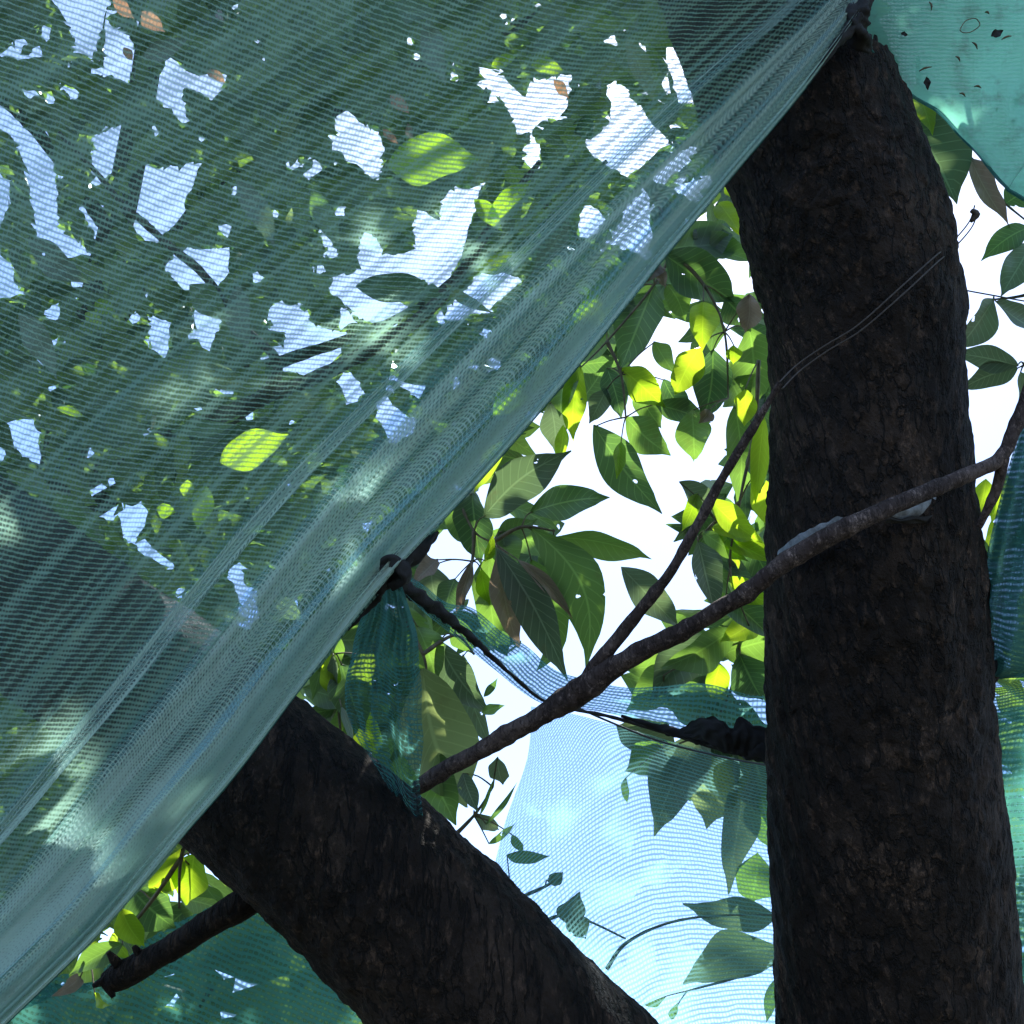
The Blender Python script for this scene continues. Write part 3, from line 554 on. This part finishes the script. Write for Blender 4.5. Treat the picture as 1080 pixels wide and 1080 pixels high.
leafy('yellow green leaves hanging close along the left side of the trunk',
    [[(800, 380, 1.9), (796, 450, 1.9), (780, 530, 1.9), (770, 600, 1.9), (790, 660, 1.9)], [(780, 530, 1.9), (755, 550, 1.92), (736, 570, 1.92)]],
    [(786, 410, 784, 450, 22, 1.86, Y), (775, 428, 786, 536, 36, 1.92, G), (806, 440, 795, 534, 18, 1.86, Y), (716, 508, 764, 548, 24, 1.92, Gy), (748, 526, 806, 572, 24, 1.88, Y), (750, 556, 806, 566, 22, 1.90, Y), (736, 570, 758, 644, 32, 1.9, Gy),
     (756, 560, 818, 596, 26, 1.92, Y), (780, 560, 816, 620, 30, 1.93, G), (770, 608, 816, 640, 22, 1.88, Y), (765, 626, 818, 672, 28, 1.92, G), (655, 598, 720, 664, 32, 1.95, Gy), (740, 560, 790, 590, 20, 1.92, G), (796, 500, 812, 560, 26, 1.92, Y), (798, 470, 802, 520, 22, 1.94, G),
     (736, 520, 720, 560, 18, 1.92, Y), (772, 540, 778, 600, 24, 1.93, Y)], 3)
leafy('broad green leaves lying low behind the pale net beside the trunk',
    [[(815, 640, 2.0), (780, 672, 2.0), (740, 690, 2.0), (700, 712, 2.0)], [(780, 672, 2.0), (770, 730, 2.02), (745, 770, 2.04), (700, 790, 2.04)]],
    [(772, 664, 700, 706, 36, 1.98, G), (762, 690, 830, 672, 40, 2.0, G), (740, 668, 690, 740, 40, 2.02, Gy), (780, 690, 806, 742, 40, 1.98, G), (760, 700, 752, 738, 26, 2.0, Y), (720, 700, 660, 750, 36, 2.03, G), (745, 770, 690, 882, 48, 2.05, Gy), (770, 760, 742, 884, 60, 2.06, Pl),
     (700, 785, 660, 815, 34, 2.05, G), (780, 770, 815, 860, 60, 2.06, Gy), (790, 800, 762, 940, 40, 2.1, Gy), (800, 830, 816, 900, 40, 2.1, G), (700, 730, 760, 750, 40, 2.04, G), (730, 760, 812, 768, 60, 2.06, G), (660, 820, 662, 848, 8, 2.04, G), (800, 650, 760, 676, 24, 1.98, Y), (700, 780, 730, 850, 40, 2.08, G), (740, 770, 780, 840, 50, 2.1, Pl), (650, 765, 720, 800, 40, 2.1, Gy), (790, 765, 800, 850, 50, 2.1, Gy), (700, 742, 800, 752, 44, 2.1, G)], 4)
leafy('large pale yellowish leaf and dark leaves under the hanging net scrap',
    [[(420, 640, 1.9), (446, 690, 1.88), (450, 715, 1.88)], [(446, 690, 1.88), (480, 670, 1.9), (500, 690, 1.9)], [(350, 690, 1.86), (356, 740, 1.86), (362, 800, 1.86)]],
    [(446, 705, 500, 858, 72, 1.86, Pl, .08), (462, 676, 516, 752, 36, 1.9, Gy), (440, 660, 460, 720, 34, 1.9, G), (352, 690, 340, 745, 14, 1.83, Gy), (360, 700, 385, 770, 40, 1.86, G), (380, 690, 388, 720, 26, 1.82, Y), (345, 730, 352, 690, 20, 1.85, Y), (366, 740, 352, 790, 26, 1.86, G),
     (378, 740, 398, 800, 34, 1.88, Y), (358, 670, 340, 720, 24, 1.88, G), (430, 640, 452, 690, 28, 1.92, G), (360, 745, 372, 790, 8, 1.82, Gy), (440, 790, 480, 870, 44, 1.9, G), (488, 690, 520, 790, 24, 1.95, Gy), (480, 650, 500, 694, 22, 1.95, G), (340, 660, 330, 740, 22, 1.9, G)], 5)
leafy('small sprigs and thin leaf blades in the sky above the limb',
    [[(470, 890, 1.9), (500, 860, 1.9), (520, 830, 1.9)], [(540, 950, 1.92), (575, 935, 1.92), (587, 926, 1.92)], [(560, 980, 1.92), (600, 965, 1.92), (660, 990, 1.92)]],
    [(525, 798, 530, 832, 20, 1.88, Gy), (488, 815, 504, 856, 18, 1.88, Gy), (512, 870, 545, 826, 5, 1.9, G), (506, 860, 522, 826, 4, 1.9, G), (500, 858, 530, 880, 14, 1.9, Gy), (515, 890, 546, 872, 8, 1.9, G), (534, 902, 577, 908, 14, 1.92, G), (598, 975, 612, 942, 26, 1.9, Gy), (600, 965, 618, 990, 22, 1.9, Gy),
     (578, 930, 594, 920, 14, 1.9, Gy), (510, 735, 525, 715, 7, 1.9, G), (508, 752, 532, 744, 10, 1.9, G), (540, 880, 552, 900, 10, 1.92, G)], 6)
leafy('curved twig with broad leaves seen through the pale net by the trunk foot',
    [[(640, 1022, 2.0), (660, 995, 2.0), (700, 975, 2.0), (750, 966, 2.0), (830, 965, 2.02)], [(830, 1010, 2.05), (780, 1030, 2.04), (725, 1045, 2.03)]],
    [(820, 968, 722, 956, 32, 2.02, Gy), (822, 1000, 724, 1046, 46, 2.04, Gy, .12), (680, 1060, 706, 1054, 8, 2.0, G), (800, 900, 790, 960, 40, 2.06, G), (708, 1075, 715, 1060, 8, 2.0, G), (820, 1030, 810, 1080, 14, 2.04, G)], 7)
leafy('lime and green leaves above the short side branch at bottom left',
    [[(205, 870, 1.62), (191, 905, 1.6), (189, 958, 1.6)], [(191, 905, 1.6), (160, 950, 1.62), (130, 985, 1.63), (95, 1010, 1.64)]],
    [(192, 894, 156, 944, 30, 1.6, Y), (205, 900, 198, 954, 40, 1.62, Y), (216, 930, 226, 962, 34, 1.66, G), (140, 938, 180, 982, 44, 1.65, G), (128, 958, 152, 1000, 24, 1.60, Y), (130, 996, 72, 1028, 22, 1.60, G), (118, 985, 130, 1014, 18, 1.63, Y), (178, 915, 180, 945, 22, 1.67, G), (104, 994, 92, 1014, 14, 1.62, Y),
     (100, 1050, 112, 1062, 14, 1.58, Y), (110, 1000, 70, 1040, 26, 1.68, G), (85, 1030, 60, 1048, 14, 1.64, D), (170, 930, 150, 985, 30, 1.68, G)], 8)
leafy('greyish leaves beside the upper right flank of the trunk below the teal net',
    [[(968, 60, 1.8), (972, 110, 1.8), (990, 140, 1.8)], [(1005, 150, 1.8), (1030, 175, 1.8), (1050, 205, 1.8), (1085, 235, 1.8)], [(1130, 300, 1.8), (1080, 385, 1.8)], [(1120, 290, 1.8), (1085, 310, 1.8), (1048, 316, 1.8)]],
    [(958, 120, 1014, 212, 62, 1.8, Gy), (966, 90, 988, 134, 24, 1.78, Y), (955, 105, 962, 92, 10, 1.76, Y), (975, 105, 1000, 150, 30, 1.82, G), (1022, 164, 1068, 232, 20, 1.8, D), (1085, 240, 1044, 266, 24, 1.79, G), (1088, 258, 1058, 310, 30, 1.8, Gy), (1048, 316, 1016, 370, 34, 1.79, Gy), (1050, 318, 1096, 348, 26, 1.78, Gy),
     (1074, 386, 1008, 372, 24, 1.8, Gy), (1074, 388, 1013, 412, 24, 1.81, Gy), (1076, 392, 1090, 450, 30, 1.8, Gy), (1040, 505, 1028, 560, 26, 1.8, Y), (1062, 500, 1046, 552, 24, 1.8, Y), (1046, 550, 1056, 596, 22, 1.8, Y), (1030, 560, 1040, 610, 18, 1.8, G), (1050, 600, 1046, 620, 10, 1.8, D), (1060, 215, 1090, 190, 26, 1.82, G)], 9)

# ------------------------------------------------------------------ crowns of the trees behind, fitted round the gaps of sky
OFF = 420; W_ = 1080 + 2 * OFF
gapm = np.zeros((W_, W_), bool); need = np.zeros((W_, W_), bool); cov = np.zeros((W_, W_), bool)
def raster(poly):
    p = np.array(poly, float) + OFF
    x0, y0 = np.floor(p.min(0)).astype(int); x1, y1 = np.ceil(p.max(0)).astype(int)
    x0, y0 = max(x0, 0), max(y0, 0); x1, y1 = min(x1, W_ - 1), min(y1, W_ - 1)
    if x1 < x0 or y1 < y0: return None
    X, Y_ = np.meshgrid(np.arange(x0, x1 + 1) + .5, np.arange(y0, y1 + 1) + .5)
    ins = np.zeros(X.shape, bool); n = len(p)
    for i in range(n):
        xa, ya = p[i]; xb, yb = p[(i + 1) % n]
        if ya == yb: continue
        c_ = ((ya > Y_) != (yb > Y_)) & (X < (xb - xa) * (Y_ - ya) / (yb - ya) + xa); ins ^= c_
    return slice(y0, y1 + 1), slice(x0, x1 + 1), ins
def paint(m, poly):
    r_ = raster(poly)
    if r_: m[r_[0], r_[1]] |= r_[2]
GAPS = [
 [(55,0),(115,0),(97,60),(85,55),(70,20)], [(115,25),(140,45),(135,88),(110,78)], [(162,100),(178,60),(197,80),(240,78),(225,105),(200,88),(190,95),(197,130)],
 [(0,108),(25,125),(22,136),(50,140),(60,205),(55,235),(70,250),(100,272),(42,268),(35,210),(20,150),(0,130)], [(0,175),(10,200),(0,240)], [(100,145),(128,132),(140,160),(115,185),(97,195)],
 [(140,185),(155,175),(172,182),(212,172),(193,215),(192,242),(170,245),(137,212)], [(85,220),(105,215),(117,235),(108,260)], [(127,220),(170,255),(150,252)], [(175,280),(195,265),(240,262),(240,285),(220,305),(195,305)],
 [(0,260),(10,275),(18,310),(0,315)], [(88,300),(110,295),(105,310)], [(205,330),(230,335),(222,370),(210,355)], [(285,325),(300,318),(318,345),(290,350)], [(275,378),(300,365),(312,320),(330,345),(370,355),(345,385),(320,395)],
 [(355,115),(365,118),(405,150),(395,190),(385,180),(362,165)], [(505,72),(530,80),(550,110),(565,85),(600,82),(592,125),(580,120),(560,135),(552,142),(535,110)], [(560,145),(568,155),(562,180),(556,175)],
 [(620,155),(645,130),(645,85),(668,110),(703,150),(660,185),(640,175)], [(705,50),(725,55),(745,100),(715,105)],
 [(350,292),(380,290),(380,260),(388,245),(405,272),(440,265),(440,222),(465,235),(470,205),(505,197),(485,270),(465,305),(445,290),(400,290),(375,305),(430,325),(415,345),(385,335),(350,310)],
 [(465,338),(515,280),(550,297),(510,330)], [(615,220),(635,225),(630,245),(615,250)], [(640,255),(680,200),(685,215),(685,250),(680,275),(665,260)], [(690,190),(720,160),(735,155),(700,195)], [(712,200),(738,192),(735,212)],
 [(395,425),(405,420),(440,450),(415,468)], [(415,398),(450,408),(440,418)], [(355,400),(368,393),(382,410),(370,425)], [(10,445),(35,442),(38,455),(45,490),(20,475)], [(95,508),(122,530),(118,548),(105,545)],
 [(125,540),(150,530),(155,550),(137,575)], [(155,572),(185,600),(165,590)], [(240,605),(250,595),(262,620),(255,628)], [(250,655),(262,620),(272,640),(262,665)], [(57,320),(63,335),(50,330)], [(38,370),(62,355),(45,385)], [(160,335),(178,340),(175,372),(160,368)], [(230,400),(250,405),(245,415),(228,412)], [(340,240),(348,255),(342,262)], [(0,55),(0,58),(28,60),(12,52)], [(65,92),(80,95),(78,103)], [(22,93),(40,98),(36,104)]]
for _ in range(190):     # pinholes of sky scattered through the crown
    x, y = rng.uniform(-300, 800), rng.uniform(-200, 640); r_ = rng.uniform(1.5, 5.5)
    GAPS.append([(x + r_ * math.cos(a) * rng.uniform(.6, 1.4), y + r_ * math.sin(a) * rng.uniform(.6, 1.6)) for a in np.linspace(0, 6.28, 7)[:-1]])
GAPS += [[(672,378),(690,350),(714,345),(708,402),(680,405)],[(757,280),(790,262),(785,300),(765,297)],[(722,232),(745,228),(740,238)],[(770,231),(790,228),(785,238)],[(645,335),(660,330),(655,345)],[(750,355),(765,350),(760,370)],
 [(700,452),(735,440),(760,460),(745,500),(690,560),(705,500)],[(452,572),(470,560),(492,600),(470,614),(455,605)],[(496,622),(513,620),(508,648),(494,642)],[(555,650),(566,650),(572,690),(560,700),(550,680)],[(592,655),(600,650),(615,700),(594,700)],
 [(716,832),(727,832),(716,862)],[(742,849),(778,845),(760,857)],[(714,783),(755,789),(750,801),(716,797)],[(792,858),(815,858),(815,880),(795,880)],[(766,720),(790,722),(785,738),(760,736)],[(756,698),(768,696),(766,712),(756,712)],[(450,672),(465,668),(478,690),(470,700)]]
for g in GAPS: paint(gapm, g)
zone_net = [(-380, -380), (960, -380), (915, 5), (772, 186), (600, 398), (408, 612), (320, 722), (190, 885), (0, 1090), (-380, 1400)]
zone_low = [(-40, 1110), (60, 1040), (120, 1020), (180, 960), (240, 930), (420, 1110), (420, 1300), (-40, 1300)]
zone_right = [(1022, 760), (1060, 740), (1130, 420), (1200, 260), (1480, 150), (1480, 1480), (1022, 1480)]
SUNLIT = []
for o in bpy.data.objects:
    if o.type == 'MESH' and o.data.materials and (o.data.materials[0] in (M['leaf_lime'], M['leaf_pale']) or (o.data.materials[0] in (M['leaf'], M['leaf_grey']) and o.name.startswith('leaf') and rng.random() < .12)):
        vs = o.data.vertices; SUNLIT.append(np.array(vs[len(vs) // 2].co) + np.array(o.parent.location if o.parent else (0, 0, 0)))
NEAR_LEAVES = [(408, 175, 506, 168, 54, 1.9, Y), (232, 488, 304, 458, 40, 1.9, Y), (216, 512, 208, 560, 24, 2.2, Y), (198, 506, 196, 528, 14, 2.2, Y), (336, -20, 356, 58, 34, 2.2, G), (392, -10, 430, 66, 30, 2.2, G), (356, -30, 372, 44, 28, 2.25, G), (410, 10, 462, 16, 26, 2.3, G), (375, 302, 470, 312, 32, 2.4, G), (420, 400, 500, 360, 50, 2.5, G),
     (520, 438, 560, 396, 28, 2.1, Y), (603, 370, 632, 300, 34, 2.1, Y), (560, 68, 596, 76, 18, 2.4, Y), (518, 70, 546, 58, 14, 2.4, Y), (515, 230, 560, 190, 22, 2.4, Y), (180, 455, 250, 448, 18, 2.3, G), (165, 536, 186, 540, 16, 2.2, Y), (100, 318, 122, 330, 18, 2.4, Y), (200, 300, 240, 340, 30, 2.4, G), (205, 372, 232, 412, 36, 2.4, G), (75, 905, 120, 900, 34, 1.9, Pl),
     (120, -4, 142, 20, 14, 2.4, Og), (150, 12, 174, 34, 18, 2.4, Og), (130, 50, 140, 64, 10, 2.4, Og), (218, 74, 238, 88, 11, 2.4, Og), (412, 100, 432, 120, 14, 2.4, Og), (584, 84, 600, 104, 11, 2.4, Og), (404, 136, 420, 152, 9, 2.4, Og), (296, 152, 318, 120, 12, 2.4, Pl), (306, 176, 312, 150, 10, 2.4, Pl), (303, 240, 308, 218, 7, 2.4, Pl), (528, 345, 546, 300, 18, 2.4, Pl), (300, 430, 340, 420, 22, 2.4, Pl), (230, 10, 236, 24, 8, 2.4, D), (500, 285, 560, 270, 22, 2.4, Y), (470, 300, 520, 330, 12, 2.4, Pl), (60, 430, 90, 440, 10, 2.4, Y), (500, 210, 530, 245, 18, 2.4, Y), (90, 330, 108, 345, 14, 2.4, Y), (430, 130, 436, 150, 8, 2.4, D), (370, 475, 395, 488, 12, 2.4, Pl), (225, 640, 262, 655, 14, 2.3, Pl), (30, 250, 95, 300, 30, 2.3, Gy), (110, 270, 160, 330, 28, 2.3, G), (250, 190, 290, 262, 26, 2.4, Gy), (330, 200, 360, 262, 24, 2.4, G), (520, 150, 500, 195, 20, 2.3, Pl), (600, 230, 560, 290, 24, 2.2, Gy), (250, 300, 262, 372, 28, 2.3, Gy), (215, 385, 260, 412, 26, 2.3, Pl), (400, 470, 450, 520, 30, 2.3, Gy), (330, 520, 380, 560, 30, 2.3, G), (470, 430, 520, 400, 24, 2.2, Gy), (300, 20, 280, 90, 26, 2.3, G), (450, 20, 470, 90, 26, 2.3, Gy), (600, 20, 560, 60, 24, 2.3, G), (20, 330, 60, 400, 28, 2.3, Gy), (60, 520, 110, 590, 30, 2.3, G), (660, 40, 690, 110, 24, 2.3, Pl), (530, 465, 500, 520, 20, 2.0, Y), (150, 60, 200, 40, 22, 2.4, Gy), (255, 120, 300, 190, 26, 2.4, G), (290, 630, 320, 655, 20, 2.3, Pl)]
for bx, by, tx, ty, wd, d, kind_ in NEAR_LEAVES:
    if kind_ in (Y, Og) or kind_ == Pl and rng.random() < .3: SUNLIT.append(np.array(P((bx + tx) / 2, (by + ty) / 2, d)))
SRAD = np.array([.055] * len(SUNLIT)); BIG0 = len(SUNLIT)
for bx, by, tx, ty, wd, d, kind_ in NEAR_LEAVES[:2]:
    for q in (.6,): SUNLIT.append(np.array(P(bx + (tx - bx) * q, by + (ty - by) * q, d))); SRAD = np.append(SRAD, .045)
SUNLIT = np.array(SUNLIT); SD = np.array(sdir)
def shades(pt, l):
    q = np.array(pt) - SUNLIT; t_ = q @ SD
    e = np.linalg.norm(q - t_[:, None] * SD, axis=1)
    return bool(((t_ > .03) & (e < SRAD + np.where(np.arange(len(SRAD)) >= BIG0, l * .27, 0))).any())
def leaf_outline(base, axis, nrm, L, Wd):
    side = axis.cross(nrm).normalized(); o = []
    for t_, s_ in ((.0, 0), (.2, .8), (.45, 1), (.7, .75), (.88, .38), (1, 0), (.88, -.38), (.7, -.75), (.45, -1), (.2, -.8)):
        o.append(pix(base + axis * (L * t_) + side * (s_ * Wd * .5)))
    return o
def fill(m_, zone, d0, d1, target, tries, scale=1.0, gaps=True, extra=0):
    zm = np.zeros((W_, W_), bool); paint(zm, zone); cv = np.zeros((W_, W_), bool)
    goal = zm & ~gapm; count = 0; miss = None
    for it in range(tries):
        if it % 250 == 0:
            ys, xs = np.nonzero((goal & ~cv)[::3, ::3]); tot = goal[::3, ::3].sum()
            if len(xs) < (1 - target) * tot: break
        j = rng.integers(len(xs)); cx, cy = xs[j] * 3 - OFF, ys[j] * 3 - OFF
        if cv[ys[j] * 3, xs[j] * 3]: continue
        d = rng.uniform(d0, d1); L = rng.uniform(.11, .20) * scale
        for sh in (1, .75, .55, .42):
            l = L * sh
            ax = (AX_R * rng.normal(0, 1) + Vector((0, 0, -1)) * rng.uniform(-.3, 1.5) + AX_F * rng.normal(0, .35)).normalized()
            nr = (-AX_F + AX_R * rng.normal(0, .45) + AX_U * rng.normal(0, .45)).normalized()
            nr = (nr - ax * nr.dot(ax)).normalized()
            wd = l * rng.uniform(.30, .42)
            base = P(cx, cy, d) - ax * (l * rng.uniform(.3, .7))
            if shades(base + ax * (l * .5), l): continue
            ol = leaf_outline(base, ax, nr, l, wd)
            if gaps:
                bad = False
                for k_ in range(len(ol)):
                    a, b_ = ol[k_], ol[(k_ + 1) % len(ol)]
                    for q in (0, .5):
                        xi = int(a[0] + (b_[0] - a[0]) * q) + OFF; yi = int(a[1] + (b_[1] - a[1]) * q) + OFF
                        if 0 <= xi < W_ and 0 <= yi < W_ and gapm[yi, xi]: bad = True; break
                    if bad: break
                if not bad:
                    r_ = raster(ol)
                    if r_ and (gapm[r_[0], r_[1]] & r_[2]).any(): bad = True
                if bad: continue
            r_ = raster(ol)
            if r_: cv[r_[0], r_[1]] |= r_[2]
            m_.leaf(base, ax, nr, l, wd, bend=rng.uniform(-.05, .05), droop=rng.uniform(0, .1), fold=rng.uniform(.1, .4), n=6, seed=rng.uniform(0, 9)); count += 1
            break
    return count
def px_tube(m_, pts, seg=10, n=60): m_.tube([(P(x, y, d), r) for x, y, d, r in pts], n=n, seg=seg, bump=knobby)

# tree behind the big net: trunk hidden by the low part of the net, crown over the upper left
tb = P(60, 900, 4.2)
t = empty('broad_leaved_tree', Vector((tb.x, tb.y, 0))); tag(t, 'dense broad leaved tree seen through the big green net', 'tree')
mb = MB(); mb.tube([(Vector((tb.x, tb.y, -.1)), .17), (Vector((tb.x, tb.y, .6)), .13), (Vector((tb.x + .03, tb.y, 1.6)), .11), (P(64, 860, 4.2), .10), (P(50, 600, 4.1), .085), (P(90, 380, 4.0), .07), (P(150, 100, 4.0), .05), (P(180, -200, 4.1), .03)], n=120, seg=20, bump=bark_bump(.01))
mb.build('trunk', M['bark_far'], t)
mb = MB()
for br in ([(62, 140, 2.5, .005), (100, 180, 2.5, .006), (130, 215, 2.5, .007), (180, 260, 2.5, .009), (215, 290, 2.5, .010), (250, 340, 2.5, .011), (290, 400, 2.6, .013), (200, 470, 3.8, .03), (60, 560, 4.1, .04)],
           [(570, 170, 2.6, .006), (530, 220, 2.6, .009), (480, 295, 2.6, .013), (430, 345, 2.6, .015), (340, 395, 2.7, .017), (230, 440, 3.0, .022), (60, 520, 4.1, .04)],
           [(90, 380, 4.0, .04), (230, 200, 3.8, .028), (400, 90, 3.6, .02), (560, 20, 3.5, .014), (760, -80, 3.5, .008)],
           [(150, 420, 3.9, .03), (300, 380, 3.6, .02), (430, 330, 3.4, .014), (530, 250, 3.3, .010), (640, 170, 3.3, .006)], [(120, 250, 4.0, .03), (20, 120, 3.8, .02), (-150, 0, 3.7, .012)]):
    px_tube(mb, br)
mb.build('bough', M['bark_far'], t)
mb = MB()
n1_ = fill(mb, zone_net, 2.7, 3.7, .965, 26000)
n2_ = fill(mb, zone_net, 3.7, 5.6, .94, 13000, scale=1.25)
n3_ = fill(mb, zone_net, 4.6, 7.0, .88, 8000, scale=1.7)
mb.build('crown', M['leaf_far'], t)
# leaves of that tree nearest the net, large enough to be seen one by one
near = MB()
for bx, by, tx, ty, wd, d, kind_ in NEAR_LEAVES:
    base = P(bx, by, d); tip = P(tx, ty, d + random.uniform(-.05, .05)); ax = tip - base; lm = MB()
    lm.leaf(base, ax, (-AX_F + AX_R * random.uniform(-.3, .3)).normalized(), ax.length, px_m(wd, d), fold=.2, n=14, seed=random.random() * 9, bend=random.uniform(-.05, .05))
    lm.build('leaf', M[kind_], t)
hosts = [o for o in bpy.data.objects if o.name.startswith('leafy_branch')]
for hi_, zone, d0, d1, tgt in [(1, [(690, 190), (790, 180), (815, 445), (745, 440), (712, 400), (640, 400), (600, 400)], 2.2, 2.6, .97), (2, [(745, 520), (815, 440), (815, 735), (690, 735), (690, 700), (765, 640), (735, 560)], 2.1, 2.5, .9),
        (4, [(330, 760), (335, 670), (410, 612), (456, 640), (470, 700), (450, 830)], 2.0, 2.3, .95), (0, [(470, 520), (540, 520), (590, 570), (606, 690), (540, 690), (480, 660), (440, 640), (440, 600)], 2.1, 2.4, .9)]:
    mb = MB(); fill(mb, zone, d0, d1, tgt, 500); mb.build('foliage', M['leaf'], hosts[hi_])
# shrub below and tree on the right, both behind nets
sb = P(180, 1250, 2.7); t = empty('leafy_shrub', Vector((sb.x, sb.y, 0))); tag(t, 'dark leafy shrub behind the green net at bottom left', 'shrub')
mb = MB(); mb.tube([(Vector((sb.x, sb.y, -.05)), .05), (Vector((sb.x, sb.y, .8)), .04), (P(190, 1150, 2.7), .03), (P(220, 1040, 2.7), .015)], n=40, seg=10, bump=knobby); mb.build('stem', M['bark_far'], t)
mb = MB(); fill(mb, zone_low, 2.0, 3.0, .97, 5000); mb.build('foliage', M['leaf_far'], t)
sb = P(1200, 1400, 3.2); t = empty('leafy_shrub', Vector((sb.x, sb.y, 0))); tag(t, 'green leafy tree top behind the nets right of the trunk', 'shrub')
mb = MB(); mb.tube([(Vector((sb.x, sb.y, -.05)), .07), (Vector((sb.x, sb.y, 1)), .05), (P(1190, 1150, 3.2), .035), (P(1150, 850, 3.0), .015)], n=40, seg=10, bump=knobby); mb.build('stem', M['bark_far'], t)
mb = MB(); fill(mb, zone_right, 2.2, 3.4, .95, 9000); mb.build('foliage', M['leaf_far'], t)
print('crown leaves', n1_, n2_)
